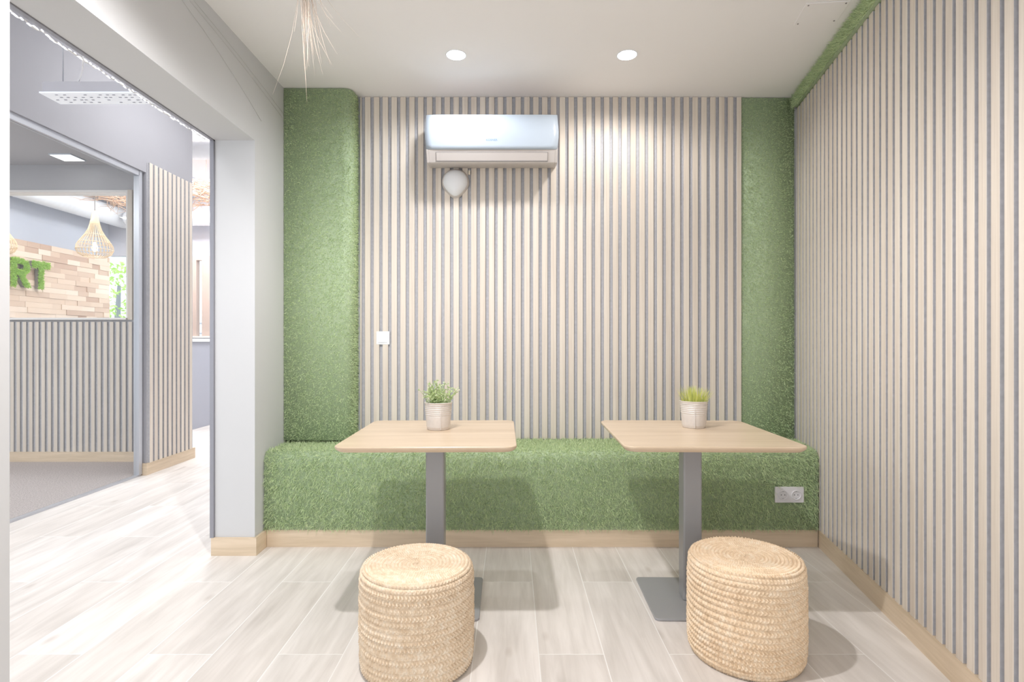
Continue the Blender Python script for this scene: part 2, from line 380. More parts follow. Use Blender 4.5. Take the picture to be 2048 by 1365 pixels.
# turf strip between slats and ceiling on the right wall
n = 34000; g = np.random.default_rng(8); P = []; 
ss = g.uniform(-1.2, 3.47, n); zz = g.uniform(2.590, H-.006, n)
P = np.stack([X0+ss*math.sin(ANG)-.002*CA, ss*CA+.002*math.sin(ANG), zz], 1); P[:, :2] += np.array([-CA, math.sin(ANG)])*.014; N = np.tile([-CA, math.sin(ANG), 0], (n, 1))
V, Q, T, t = blades(P, N, .026, .0028, 9, spread=1.1, droop=.0)
V[:, 2] = np.minimum(V[:, 2], H-.002)
base = MB(); q = [wl(-1.2, .014), wl(3.45, .014), wl(3.47, -.02), wl(-1.2, -.02)]
base.prism([(v.x, v.y) for v in q], 2.5845, H-.002, 'z')
gs = np_mesh('turf_strip', V, Q, T, t, M_GRASS, base, M_TURF)
tag(gs, 'thin band of artificial grass between the ceiling and the slatted side wall', 'grass strip')

# turf covered column in the left corner
r = .05; xr = -.962; yf = 3.30
path = [(XL+.001, yf), (xr-r, yf)]+[(xr-r+r*math.sin(a), yf+r-r*math.cos(a)) for a in np.linspace(0, PI/2, 8)[1:]]+[(xr, YB-.006)]
poly = path+[(XL+.001, YB-.006)]
base = MB().prism(poly, .543, H-.002, 'z')
# sample with normals pointing outwards (right-hand side of the path)
q, nn, L = sample_path(path, 1, 1); n = int(L*(H-.56)*30000); q, nn, L = sample_path(path, n, 21)
g = np.random.default_rng(22); P = np.stack([q[:, 0], q[:, 1], g.uniform(.545, H-.008, n)], 1); N = np.stack([-nn[:, 0], -nn[:, 1], np.zeros(n)], 1)
V, Q, T, t = blades(P, N, .013, .0023, 23, spread=.9, droop=.15); V[:, 2] = np.minimum(V[:, 2], H-.002); V[:, 0] = np.maximum(V[:, 0], XL+.001)
co = np_mesh('turf_column', V, Q, T, t, M_GRASS, base, M_TURF)
tag(co, 'tall column wrapped in artificial grass in the left back corner', 'column')

# ------------------------------------------------------------------ turf covered bench
bench = thing('bench', 'long built-in bench covered in artificial grass along the back wall', 'bench', (0, 0, 0))
BT = .525; YF = 3.035; r = .045
path = [(YF, .097), (YF, BT-r)]+[(YF+r-r*math.cos(a), BT-r+r*math.sin(a)) for a in np.linspace(0, PI/2, 7)[1:]]+[(YB-.025, BT)]
base = MB().prism(path+[(YB-.025, .097)], XL+.002, lambda p: wx(p[0])-.004, 'x')
q, nn, L = sample_path(path, 1, 1); n = int(L*3.06*30000); q, nn, L = sample_path(path, n, 31)
g = np.random.default_rng(32); u = g.uniform(0, 1, n); xr_ = wx(q[:, 0])-.006
P = np.stack([XL+.004+u*(xr_-XL-.004), q[:, 0], q[:, 1]], 1); N = np.stack([np.zeros(n), nn[:, 0], nn[:, 1]], 1)
keep = ~((P[:, 0] > 1.452) & (P[:, 0] < 1.598) & (P[:, 2] > .252) & (P[:, 2] < .335) & (q[:, 0] < YF+.01)); P = P[keep]; N = N[keep]
V, Q, T, t = blades(P, N, .021, .0026, 33, spread=.95, droop=.35, curl=.5)
# slow drift of tone over the turf
V[:, 0] = np.clip(V[:, 0], XL+.002, wx(V[:, 1])-.003)
np_mesh('turf_cover', V, Q, T, t, M_GRASS, base, M_TURF, bench)
MB().prism([(YF+.006, 0), (YF+.006, .096), (YF+.03, .096), (YF+.03, 0)], XL+.0145, lambda p: wx(p[0])-.0035, 'x').build('kick_board', M_SKIRT, bench)

# ------------------------------------------------------------------ pedestal tables
def make_table(name, label, loc, rz):
    t = thing(name, label, 'table', loc, rz, 'square oak pedestal tables')
    p = rrect(.70, .70, .045, 10)
    mb = MB(); n = len(p)
    def ring(sc, z): return [(x-(sc if x > 0 else -sc)*min(1, abs(x)/.2), y-(sc if y > 0 else -sc)*min(1, abs(y)/.2), z) for x, y in p]
    rings = [ring(.012, .716), ring(.003, .724), ring(0, .731), ring(0, .736), ring(.002, .7385), ring(.0035, .739)]
    vs = [v for rg in rings for v in rg]; fs = [(i*n+j, i*n+(j+1) % n, (i+1)*n+(j+1) % n, (i+1)*n+j) for i in range(len(rings)-1) for j in range(n)]
    fs += [tuple(range(n))[::-1], tuple((len(rings)-1)*n+j for j in range(n))]
    mb.add(vs, fs); mb.build('tabletop', M_TABLE, t)
    MB().prism(rrect(.08, .08, .008, 4), .012, .7115, 'z').build('pedestal', M_BLACK, t)
    MB().prism(rrect(.24, .24, .01, 4), .7115, .716, 'z').build('mounting_plate', M_BLACK, t)
    MB().prism(rrect(.40, .40, .02, 6), .0005, .010, 'z').build('base_plate', M_BLACK, t, bevel=.0025)
    return t
tl = make_table('pedestal_table', 'square oak pedestal table on the left, with the leafy potted plant on it', (-.336, 2.43, 0), math.radians(.8))
tr = make_table('pedestal_table', 'square oak pedestal table nearer the slatted side wall, spiky potted grass on it', (.787, 2.43, 0), math.radians(-1.2))

# ------------------------------------------------------------------ jute poufs
def make_pouf(name, label, cx, cy, R, Hh, seed, mat, turns, bulge=.004):
    g = random.Random(seed); NT_ = 760
    rr = .024
    # profile path: centre -> rim -> side -> underside, with row boundaries
    pts = []
    def path(s):
        L1 = R-rr; L2 = rr*PI/2; L3 = Hh-rr-.02; L4 = .02*PI/2
        if s < L1:
            r_ = s; z = Hh+.004*math.cos(r_/L1*PI)*-1-.004; return r_, z, 0., 1.
        if s < L1+L2:
            a = (s-L1)/rr; return L1+rr*math.sin(a), Hh-rr+rr*math.cos(a), math.sin(a), math.cos(a)
        if s < L1+L2+L3:
            z = Hh-rr-(s-L1-L2); return R+bulge*math.sin(PI*z/Hh), z, 1., 0.
        a = (s-L1-L2-L3)/.02; return R-.02+.02*math.cos(a), .02-.02*math.sin(a)+.0015, math.cos(a), -math.sin(a)
    L1 = R-rr; tot = R-rr+rr*PI/2+Hh-rr-.02+.02*PI/2
    bounds = [0]; s = 0
    while s < tot-.006:
        wdt = .0132 if s < L1+rr*.6 else .0215*g.uniform(.88, 1.12)
        s = min(tot, s+wdt); bounds.append(s)
    if bounds[-1] < tot: bounds[-1] = tot
    prof = []
    for i in range(len(bounds)-1):
        wdt = bounds[i+1]-bounds[i]; m = 6 if wdt < .0135 else 8
        for j in range(m): prof.append((bounds[i]+wdt*j/m, i, 2*j/m-1, wdt))
    prof.append((tot, len(bounds)-2, 1, .01))
    ph = [g.uniform(0, 6.28) for _ in bounds]; amp = [g.uniform(.6, 1.2) for _ in bounds]
    th = np.arange(NT_)*2*PI/NT_; rows = []
    wob = [(g.randint(1, 4), g.uniform(0, 6.28)) for _ in range(3)]
    for s, i, v, wdt in prof:
        if s < 1e-6: s = 1e-3
        side = s > L1+rr*.6
        wv = sum(np.sin(k*th+p+i*.25) for k, p in wob)*(.0016 if side else .0004)
        r_, z, nr, nz = path(s)
        circ = 2*PI*max(r_, .03); kn = max(8, round(circ/(.0125 if side else .0085)))
        d = (.0068 if side else .0062)*math.sqrt(max(0, 1-abs(v)**2.2))
        kk = np.sin(kn*th+ph[i]+abs(v)*3.0+(PI if v > 0 else 0)*.5)*(.0048 if side else .0020)*(1-v*v)*amp[i]
        jit = RNG.normal(size=NT_)*(.00045 if side else .0002)
        off = d+kk+jit-.0065
        rad = r_+off*nr; zz = z+off*nz+(wv if side and z > .03 else 0)
        rad = np.maximum(rad, .0002); zz = np.maximum(zz, .001)
        rows.append(np.stack([rad*np.cos(th), rad*np.sin(th), zz], 1))
    V = np.concatenate(rows); m = len(rows); j = np.arange(NT_); j2 = (j+1) % NT_
    Q = np.concatenate([np.stack([i*NT_+j, (i+1)*NT_+j, (i+1)*NT_+j2, i*NT_+j2], 1) for i in range(m-1)])
    ob = np_mesh(name, V, Q, np.zeros((0, 3), int), np.zeros(len(V)), mat)
    ob.data.polygons.foreach_set('use_smooth', [True]*len(ob.data.polygons))
    ob.location = (cx, cy, 0); ob.rotation_euler = (0, 0, g.uniform(0, 6))
    tag(ob, label, 'pouf', 'braided jute poufs'); return ob
J1 = jute_mat('jute_pale', S(221, 197, 168), S(240, 219, 192), S(250, 237, 218))
J2 = jute_mat('jute_gold', S(220, 193, 160), S(243, 218, 187), S(250, 234, 211))
make_pouf('jute_pouf', 'paler round braided jute pouf in front of the left table', -.338, 1.965, .196, .352, 3, J1, 15)
make_pouf('jute_pouf', 'golden round braided jute pouf in front of the right table', .856, 2.02, .198, .357, 4, J2, 15)

# ------------------------------------------------------------------ plants on the tables
def make_pot(t, z0):
    prof = [(0, .001), (.050, .0), (.0515, .002), (.0525, .010)]
    def rad(z): return .0525+(.062-.0525)*(z/.122)
    z = .012
    while z < .118:
        ridge = .0011*math.sin((z-.05)/.0085*2*PI) if .062 < z < .112 else 0
        prof.append((rad(z)+ridge, z)); z += .0017
    prof += [(.0625, .119), (.0645, .1205), (.0648, .1225), (.0635, .124), (.0615, .1225), (.060, .105), (.0, .105)]
    MB().lathe(prof, n=64).build('pot', M_ZINC, t)
    MB().box(-.0015, .0015, -.061, -.0565, .004, .119).build('seam', M_ZINC, t)
p1 = thing('potted_plant', 'leafy green plant in a zinc pot on the left table', 'potted plant', (-.335, 2.505, .7392), .3, 'plants in zinc pots')
make_pot(p1, 0)
p2 = thing('potted_grass', 'spiky yellow-green grass plant in a zinc pot on the right table', 'potted plant', (.846, 2.56, .7392), -.25, 'plants in zinc pots')
make_pot(p2, 0)
M_LEAF = tinted('leafy_plant', [S(140, 160, 118), S(172, 196, 138), S(204, 222, 165), S(232, 240, 205)], .6, .3)
M_SPIKE = tinted('spiky_grass', [S(165, 178, 118), S(205, 212, 118), S(230, 232, 140), S(243, 243, 185)], .5, .3)
g = np.random.default_rng(41); mb = MB(); lv = MB()
for i in range(64):
    a = g.uniform(0, 2*PI); rr = g.uniform(0, .045); lean = g.uniform(.1, 1.1); hh = g.uniform(.055, .115)*(1.2-.45*lean)
    p = [Vector((rr*math.cos(a), rr*math.sin(a), .10))]
    for k in range(1, 6):
        f = k/5; p.append(Vector(((rr+lean*.062*f**1.3)*math.cos(a+.3*f*g.normal()), (rr+lean*.062*f**1.3)*math.sin(a), .10+hh*f)))
    mb.tube(p, .0007, 4)
    for k in range(1, 6):
        for q in range(5):
            c = p[k].lerp(p[k-1], g.uniform(0, 1)); d = Vector(g.normal(size=3)); d.z = abs(d.z)*.6; d.normalize()
            up = d.cross(Vector(g.normal(size=3))).normalized(); L = g.uniform(.007, .0125); W = L*.36
            e = c+d*L; m_ = c+d*L*.5; nrm = d.cross(up)*L*.12
            lv.add([c, m_+up*W-nrm, e, m_-up*W-nrm, m_], [(0, 1, 4), (1, 2, 4), (2, 3, 4), (3, 0, 4)], float(np.clip(g.beta(2, 2)*.8+.25*f, 0, 1)))
mb.build('stems', plain('plant_stem', S(160, 172, 128), .7), p1)
lv.build('foliage', M_LEAF, p1, tint=True)
sp_ = MB()
for i in range(330):
    a = g.uniform(0, 2*PI); rr = .055*math.sqrt(g.uniform(0, 1)); lean = rr/.055*g.uniform(.2, 1.)+g.uniform(-.1, .2); hh = g.uniform(.055, .092)*(1.1-.3*abs(lean))
    ca, sa = math.cos(a), math.sin(a); wd = .0016; tv = float(g.beta(2, 2)); vs = []; 
    for k, f in enumerate((0, .35, .7, 1)):
        rad = rr+lean*.045*f**1.5; z = .10+hh*f; ww = wd*(1-.8*f); vs += [(rad*ca-sa*ww, rad*sa+ca*ww, z), (rad*ca+sa*ww, rad*sa-ca*ww, z)]
    sp_.add(vs, [(0, 1, 3, 2), (2, 3, 5, 4), (4, 5, 7, 6)], tv)
sp_.build('blades', M_SPIKE, p2, tint=True)

# ------------------------------------------------------------------ air conditioner
ax0, ax1 = px2x(850.5, 3.22), px2x(1116.5, 3.22); acx = (ax0+ax1)/2; acw = ax1-ax0
ac = thing('air_conditioner', 'white wall-mounted air conditioner high on the slatted back wall', 'air conditioner', (acx, 3.4245, 2.17))
# profile in (y, z), y negative = towards the room
zt = .309
front = [(-.168, zt), (-.188, zt-.006), (-.197, .25), (-.203, .20), (-.204, .15), (-.200, .112)]
M_ = MB(); hw = acw/2
shell = [(0, .046), (0, zt-.004), (-.16, zt-.004), (-.182, zt-.012), (-.19, .24), (-.196, .15), (-.197, .092), (-.165, .027), (-.150, .024)]
M_.prism(shell, -hw+.016, hw-.016, 'x'); M_.build('body', M_PLASTIC2, ac, bevel=.003)
# glossy front panel: rows of x half-width give the slightly bowed ends
rows = [(zt-.001, -.150, hw-.008), (zt, -.175, hw-.006), (zt-.008, -.191, hw-.004), (.25, -.201, hw-.001), (.20, -.206, hw+.003), (.16, -.206, hw+.002), (.12, -.205, hw-.002), (.096, -.203, hw-.005), (.0935, -.194, hw-.006)]
vs = []; nx = 20
for z, y, h_ in rows:
    for i in range(nx+1):
        u = -1+2*i/nx; vs.append((u*h_, y+.004*abs(u)**10, z))
fs = [(i*(nx+1)+j, i*(nx+1)+j+1, (i+1)*(nx+1)+j+1, (i+1)*(nx+1)+j) for i in range(len(rows)-1) for j in range(nx)]
pm = MB().add(vs, fs, None, True); pn = pm.build('front_panel', M_ACPANEL, ac); sd = pn.modifiers.new('solid', 'SOLIDIFY'); sd.thickness = .006; sd.offset = -1
# side caps
for s in (-1, 1):
    MB().prism([(0, .045), (0, zt-.002), (-.16, zt-.002), (-.188, zt-.012), (-.197, .2), (-.1975, .0925), (-.1655, .0265), (-.150, .0235)], s*(hw-.017), s*(hw-.003) , 'x').build('side_cap', M_PLASTIC2, ac, bevel=.003)
# louver lies on the slanted lower front
lv_ = MB(); 
def slant(t): return (-.1908+(-.1700+.1908)*t, .079+(.0367-.079)*t)   # along lower front
(y0_, z0_), (y1_, z1_) = slant(0.0), slant(1.0)
lv_.prism([(y0_-.003, z0_), (y1_-.004, z1_), (y1_+.004, z1_-.001), (y0_+.004, z0_-.001)], -hw+.062, hw-.062, 'x'); lv_.build('louver', M_PLASTIC2, ac)
sm = MB(); 
sm.prism([(y0_-.003, z0_+.003), (y0_-.0035, z0_), (y0_+.004, z0_), (y0_+.004, z0_+.003)], -hw+.060, hw-.060, 'x')
sm.prism([(y1_-.0045, z1_), (y1_-.0035, z1_-.0035), (y1_+.006, z1_-.0035), (y1_+.006, z1_)], -hw+.060, hw-.060, 'x')
for s in (-1, 1): sm.prism([(y0_-.003, z0_+.003), (y1_-.0042, z1_-.0035), (y1_+.005, z1_-.0035), (y0_+.005, z0_+.003)], s*(hw-.0618), s*(hw-.0598), 'x')
sm.build('louver_gap', M_SEAM, ac)
def text_mesh(body, size, mat, name, parent, loc, rot, extrude=.0004, offset=0, track=1):
    c = bpy.data.curves.new(name, 'FONT'); c.body = body; c.size = size; c.extrude = extrude; c.offset = offset; c.align_x = 'CENTER'; c.space_character = track
    tmp = bpy.data.objects.new('tmp_text', c); COL.objects.link(tmp); dg = bpy.context.evaluated_depsgraph_get(); dg.update()
    me = bpy.data.meshes.new_from_object(tmp.evaluated_get(dg)); bpy.data.objects.remove(tmp); me.materials.clear(); me.materials.append(mat)
    o = bpy.data.objects.new(name, me); COL.objects.link(o); o.parent = parent; o.location = loc; o.rotation_euler = rot; return o
text_mesh('KOSNER', .0175, plain('logo_blue_grey', S(118, 138, 158), .5), 'logo', ac, (-.0, -.2058, .142), (PI/2, 0, 0), offset=.0003)

# drop-shaped motion sensor and its little tag, hung under the unit
se = thing('motion_sensor', 'white drop-shaped plastic sensor on the slatted wall under the air conditioner', 'sensor', (px2x(909.5, 3.37), 3.4235, 2.118))
def drop(scale, depth, n=40, m=14, flat=.0):
    vs = []; fs = []
    out = []
    for i in range(n):
        a = 2*PI*i/n; s, c = math.sin(a), math.cos(a)
        x = .079*abs(s)**.9*(1 if s > 0 else -1); 
        z = (.082*c if c > 0 else .086*c*(1)) ; 
        x *= (1-.42*max(0, -c)**1.6) if c < 0 else (1+.06*c)
        out.append((x, z))
    for k in range(m+1):
        f = k/m; rr = math.cos(f*PI/2)**.85 if k < m else 0
        for x, z in out: vs.append((x*rr*scale, -depth*math.sin(f*PI/2)-flat, z*rr*scale+.012*f*scale))
    fs = [(k*n+i, k*n+(i+1) % n, (k+1)*n+(i+1) % n, (k+1)*n+i) for k in range(m) for i in range(n)]
    return MB().add(vs, fs, None, True)
drop(1.08, .05).build('base', M_PLASTIC2, se)
drop(.97, .055, flat=.012).build('cover', M_SENSOR, se)
MB().lathe([(0, -.004), (.004, -.003), (.005, 0), (.004, .003), (0, .004)], (0, -.036, -.062), 16).build('indicator_light', plain('pale_lens', S(248, 238, 205), .3), se)
tg = thing('label_tag', 'tiny cream tag on a cord beside the white sensor', 'tag', (px2x(938.5, 3.40), 3.405, 2.196))
MB().tube([(0, 0, .0), (.001, -.001, .008), (0, 0, .0145)], .0012, 5).build('cord', plain('cord_white', S(232, 222, 214), .8), tg)
MB().box(-.005, .005, -.002, .002, -.026, 0).build('tag_end', plain('cream_tag', S(236, 222, 200), .7), tg, bevel=.001)

# light switch plate on the back wall slats
sw = thing('light_switch', 'white switch plate on the back wall slats beside the grass column', 'switch', (px2x(766, 3.42), 3.4246, CAMZ+6*3.42/1100))
MB().box(-.041, .041, -.009, 0, -.041, .041).build('plate', M_SENSOR, sw, bevel=.003)
MB().box(-.028, .028, -.013, -.0092, -.028, .028).build('rocker', M_SENSOR, sw, bevel=.002)

# double power socket on the bench front
so = thing('power_socket', 'white double power socket let into the grass bench front by the slatted side wall', 'socket', (1.525, YF-.003, .294))
MB().box(-.08, .08, -.011, 0, -.044, .044).build('frame', plain('socket_plastic', S(226, 224, 226), .4), so, bevel=.004)
for s in (-1, 1):
    m_ = MB().lathe([(.0205, -.001), (.0235, .003), (.026, .0035), (.0275, .001), (.0275, 0), (.0195, -.004), (0, -.0045)], n=36)
    ins = m_.build('socket_insert', plain('socket_plastic', S(226, 224, 226), .4), so, (s*.036, -.0135, 0), (PI/2, 0, 0))
    for q in (-1, 1):
        MB().lathe([(0, .0012), (.003, .0012), (.003, -.002)], n=12).build('pin_hole', plain('socket_hole', S(110, 108, 112), .8), ins, (q*.0095, 0, -.0035))
    for q in (-1, 1): MB().box(-.0025, .0025, q*.019-.002, q*.019+.002, -.003, .001).build('earth_clip', M_ALU, ins)

# ------------------------------------------------------------------ ceiling fittings
M_LED = plain('led_disc', S(255, 255, 255), .5, emit=(1, 1, 1, 1), es=9)
for i, (x, y) in enumerate(DOWN):
    lab = ['left one of the two lit round downlights, on the ceiling above the air conditioner', 'right one of the two lit round downlights on the ceiling', 'round recessed downlight on the ceiling above the photographer'][i]
    t = thing('downlight', lab, 'ceiling light', (x, y, H), 0, 'recessed downlights')
    MB().lathe([(.050, -.0005), (.053, -.0005), (.054, -.0015), (.053, -.0025), (.0505, -.0025), (.0500, -.0005)], n=48).build('trim_ring', M_PLASTIC, t)
    MB().lathe([(0, -.0045), (.044, -.0042), (.0495, -.0025), (.0495, -.0005), (0, -.0005)], n=40).build('diffuser', M_LED, t)
hq = [(1.353, 2.643), (1.541, 2.6125), (1.511, 2.4515), (1.321, 2.4716)]
ht = thing('access_hatch', 'small white square access hatch screwed to the ceiling near the grass strip', 'hatch', (0, 0, 0))
MB().prism(hq, H-.004, H-.0002, 'z').build('cover_plate', M_CEIL, ht, bevel=.0015)
cxh = sum(p[0] for p in hq)/4; cyh = sum(p[1] for p in hq)/4
for x, y in hq:
    MB().lathe([(0, -.002), (.0035, -.0015), (.004, 0)], (x+(cxh-x)*.16, y+(cyh-y)*.16, H-.004), 12).build('screw', M_SEAM, ht)
# dried raffia hanging from the ceiling
g = np.random.default_rng(51); ra = MB()
bx, by = -.80, 2.1
for i in range(46):
    x = bx+g.normal()*.012+.01; y = by+g.normal()*.012; L = g.uniform(.28, .55); sp1 = g.normal()*.018+.028; sy = g.normal()*.04
    if i % 9 == 0: sp1 += .10
    if i in (5, 27): sp1 -= .12; L = .6
    pts = [(x+sp1*(f**2.2), y+sy*f**2, H-.003-L*f-.0*f) for f in (0, .2, .4, .6, .8, 1)]
    rr = g.uniform(.0005, .0012); ra.tube(pts, [rr, rr, rr, rr*.8, rr*.6, rr*.3], 4)
ra = ra.build('raffia_bundle', plain('dried_raffia', S(206, 188, 172), .8, noise=.12, nscale=14))
tag(ra, 'bundle of dried raffia strands hanging from the ceiling near the grass column', 'dried raffia')
# thin cables against the left wall under the ceiling
for j, (za, zb, yb) in enumerate(((2.60, 2.47, 3.28), (2.62, 2.50, 3.29), (2.585, 2.34, 3.0))):
    pts = [(XL+.003, 2.0+(yb-2.0)*f, za+(zb-za)*f**1.6) for f in np.linspace(0, 1, 8)]
    cw = MB().tube(pts, .0009, 5).build('thin_wire', plain('pale_wire', S(205, 204, 202), .7))
    tag(cw, ['thin pale wire on the white wall below the ceiling, the middle one of three', 'thin pale wire on the white wall nearest the ceiling', 'thin pale wire on the white wall, lowest and shortest of three'][j], 'wire', 'wires on the white wall')

# ------------------------------------------------------------------ corridor and glazed office
XP = -3.115; XQ = -3.20
wc = MB(); wc.box(XQ, XP, Y0, 4.68, 2.575, 3.5); wc.box(XQ, XP, 4.68, 5.36, 0, 3.5)
wc = struct(wc.build('wall_corridor_left', M_GREYW))
mb = MB(); NS = 10; pt = (5.345-4.70)/NS
slats([(4.70+i*pt, 4.70+i*pt+pt*.66) for i in range(NS)], .016, .1, 2.665, mb)
mb.build('slat_cladding', M_SLAT, wc, (XP+.004+.0, 0, 0), (0, 0, PI/2)); 
wc.children[-1].scale = (1, -1, 1)
MB().box(XP, XP+.004, 4.69, 5.355, .1, 2.66).build('felt_backing', M_FELT, wc)
b = MB(); b.box(XP, XP+.02, 4.66, 5.375, 0, .1); b.box(XQ-.0, XP+.0, 4.66, 4.6795, 0, .1); b.box(XQ, XP, 5.3605, 5.375, 0, .1)
struct(b.build('baseboard_corridor', M_SKIRT))
# glass wall of the office
gw1 = bpy.data.objects.new('window_1', None); COL.objects.link(gw1); gw1['kind'] = 'structure'
MB().box(-3.158, -3.150, Y0, 4.615, .012, 2.53).build('pane', M_GLASS, gw1)
b = MB(); b.box(-3.175, -3.13, Y0, 4.62, 2.53, 2.574); b.box(-3.175, -3.13, 4.615, 4.655, .012, 2.574); b.box(-3.168, -3.138, Y0, 4.655, .0, .014)
b.build('frame', M_ALU, gw1)
# office partition: slatted half wall with a window over it
wo = MB(); Z1, Z2 = 1.34, 2.56
wo.box(-6.6, -3.2005, 5.18, 5.30, 0, Z1); wo.box(-6.6, -3.2005, 5.18, 5.30, Z2, 3.5); wo.box(-3.61, -3.2005, 5.18, 5.30, Z1, Z2); wo.box(-6.6, -5.6, 5.18, 5.30, Z1, Z2)
wo = struct(wo.build('wall_office_back', M_OFFICE))
MB().box(-6.6, -3.205, 5.172, 5.18, .1, Z1-.02).build('felt_backing', M_FELT, wo)
mb = MB(); pt = 12.44/1100*5.16
c0 = px2x(29.5, 5.16); sl = []
for k in range(-20, 24):
    c = c0+k*pt
    if c < -6.5 or c > -3.3: continue
    sl.append((c-pt+.012*1.6, c-.010+.003))
slats([(-q, -p) for p, q in sl], .016, .1, Z1-.02, mb)
mb.build('slat_cladding', M_SLAT, wo, (0, 5.172, 0), (0, 0, PI))
MB().box(px2x(252, 5.14), px2x(257, 5.14)+.02, 5.158, 5.18, Z1, Z2).build('post_trim', M_SLAT, wo)
struct(MB().box(-6.6, -3.205, 5.150, 5.1715, 0, .1).build('baseboard_office', M_SKIRT))
w2 = bpy.data.objects.new('window_2', None); COL.objects.link(w2); w2['kind'] = 'structure'
MB().box(-5.6, -3.61, 5.236, 5.242, Z1+.02, Z2-.02).build('pane', M_GLASS, w2)
b = MB(); b.box(-5.6, -3.61, 5.14, 5.31, Z1-.0, Z1+.018); b.box(-5.6, -3.61, 5.17, 5.31, Z2-.018, Z2-.0); b.box(-3.628, -3.61, 5.17, 5.31, Z1+.018, Z2-.018)
b.build('frame', plain('white_frame', S(236, 232, 228), .5), w2)
struct(MB().box(-6.6, XQ-.0005, Y0, 5.18, 2.80, 2.9).build('ceiling_office', M_OFFICE))
struct(MB().box(-6.7, -6.6, Y0, 9.0, 0, 3.5).build('wall_far_left', M_FARGREY))
M_PANEL = plain('led_panel', S(255, 255, 255), .5, emit=(1, 1, 1, 1), es=2.)
t = thing('ceiling_panel_light', 'small lit rectangular panel light on the office ceiling behind the glass', 'ceiling light', (-4.0, 4.95, 2.80))
MB().box(-.098, .098, -.09, .09, -.012, 0).build('frame', M_PLASTIC, t); MB().box(-.09, .09, -.082, .082, -.014, -.0122).build('diffuser', M_PANEL, t)
t = thing('ceiling_panel_light', 'square lit panel light in the middle of the office ceiling', 'ceiling light', (-4.9, 2.9, 2.80))  # added panel for the office fill lamp
MB().box(-.31, .31, -.31, .31, -.012, 0).build('frame', M_PLASTIC, t); MB().box(-.3, .3, -.3, .3, -.014, -.0122).build('diffuser', M_PANEL, t)

# hanging fluorescent luminaire with punched reflector, seen through the opening
lu = thing('corridor_luminaire', 'long grey metal luminaire with a perforated bottom hanging in the corridor', 'ceiling light', (-2.46, 2.88, 2.445))
MB().prism([(0, 0), (0, .055), (.02, .062), (.105, .062), (.125, .055), (.125, 0)], 0, .86, 'x').build('housing', plain('luminaire_grey', S(196, 194, 200), .4, metal=.2), lu)
b = MB(); b.box(-.012, .872, -.006, .131, -.008, -.0005); b.build('diffuser', plain('lit_acrylic', S(238, 242, 248), .4, emit=(.94, .97, 1, 1), es=.18), lu)
b = MB(); g = random.Random(3)
for i in range(4):
    for k in range(22):
        if g.random() < .3: continue
        x = .02+k*.038+g.uniform(-.008, .008); y = .012+i*.030; b.box(x, x+.014, y, y+.006, -.010, -.0081)
b.build('perforation', plain('perforation_grey', S(165, 165, 172), .6), lu)['kind'] = 'stuff'
for q in (.06, .78): MB().tube([(q, .06, .062), (q, .06, 1.055)], .003, 6).build('suspension_rod', M_ALU, lu)
# white cable drooping from the lintel to the luminaire
tag(MB().tube([(-1.612, 2.07, 2.212), (-1.78, 2.28, 2.30), (-1.95, 2.5, 2.395), (-2.15, 2.75, 2.485), (-2.30, 2.92, 2.517), (-2.4, 2.94, 2.5115)], .003, 6).build('cable', plain('white_cable', S(240, 240, 242), .5)),
    'thin white cable drooping between the opening lintel and the corridor luminaire', 'cable')
# knotted string of small lights along the corridor side of the lintel
ls = thing('light_string', 'clumpy string of small white lights along the corridor edge of the lintel', 'string lights', (-1.609, 2.2, 2.199))
g = random.Random(9); pts = [(g.uniform(-.003, .003), -.69+i*.0235, g.uniform(-.006, .006)) for i in range(60)]
MB().tube(pts, .0025, 6).build('wire', plain('white_cable', S(240, 240, 242), .5), ls)
b = MB()
for i in range(58):
    y = -.68+i*.024+g.uniform(-.004, .004); L = g.uniform(.006, .016); z = g.uniform(-.007, .003)
    b.tube([(0, y-L, z), (.001, y-L*.5, z+.002), (0, y+L*.5, z+.001), (0, y+L, z)], [.001, .0034, .0034, .001], 6)
b.build('bulb_sleeves', plain('lit_sleeve', S(250, 250, 255), .5, emit=(.96, .98, 1, 1), es=.8), ls)

# ------------------------------------------------------------------ far room
struct(MB().box(-6.6, -1.5, 9.0, 9.1, 2.53, 3.5).build('wall_far_header', plain('far_header_grey', S(205, 206, 214), .8)))
struct(MB().box(-6.6, -1.5, 9.0, 9.1, 0, 1.19).build('wall_far', M_FARGREY))
struct(MB().box(-1.582, -1.5, 3.6, 9.0, 0, 3.5).build('wall_corridor_right', M_WHITE))
M_BROWN = plain('taupe_window_frame', S(196, 178, 168), .6)
w3 = bpy.data.objects.new('window_3', None); COL.objects.link(w3); w3['kind'] = 'structure'
b = MB(); b.box(-5.45, -1.5, 8.98, 9.08, 2.46, 2.53); b.box(-5.285, -5.155, 8.98, 9.08, 1.22, 2.46)
for x in (-4.995, -4.55, -4.1, -3.6, -3.1, -2.6, -2.1): b.box(x-.07, x+.07, 8.98, 9.08, 1.22, 2.46)
b.build('frame', M_BROWN, w3)
MB().box(-6.6, -1.5, 8.9, 9.1, 1.19, 1.22).build('sill', plain('white_frame', S(236, 232, 228), .5), w3)
b = MB(); b.box(-6.6, -1.5, 9.035, 9.041, 1.22, 2.53); b.build('pane', M_GLASS, w3)
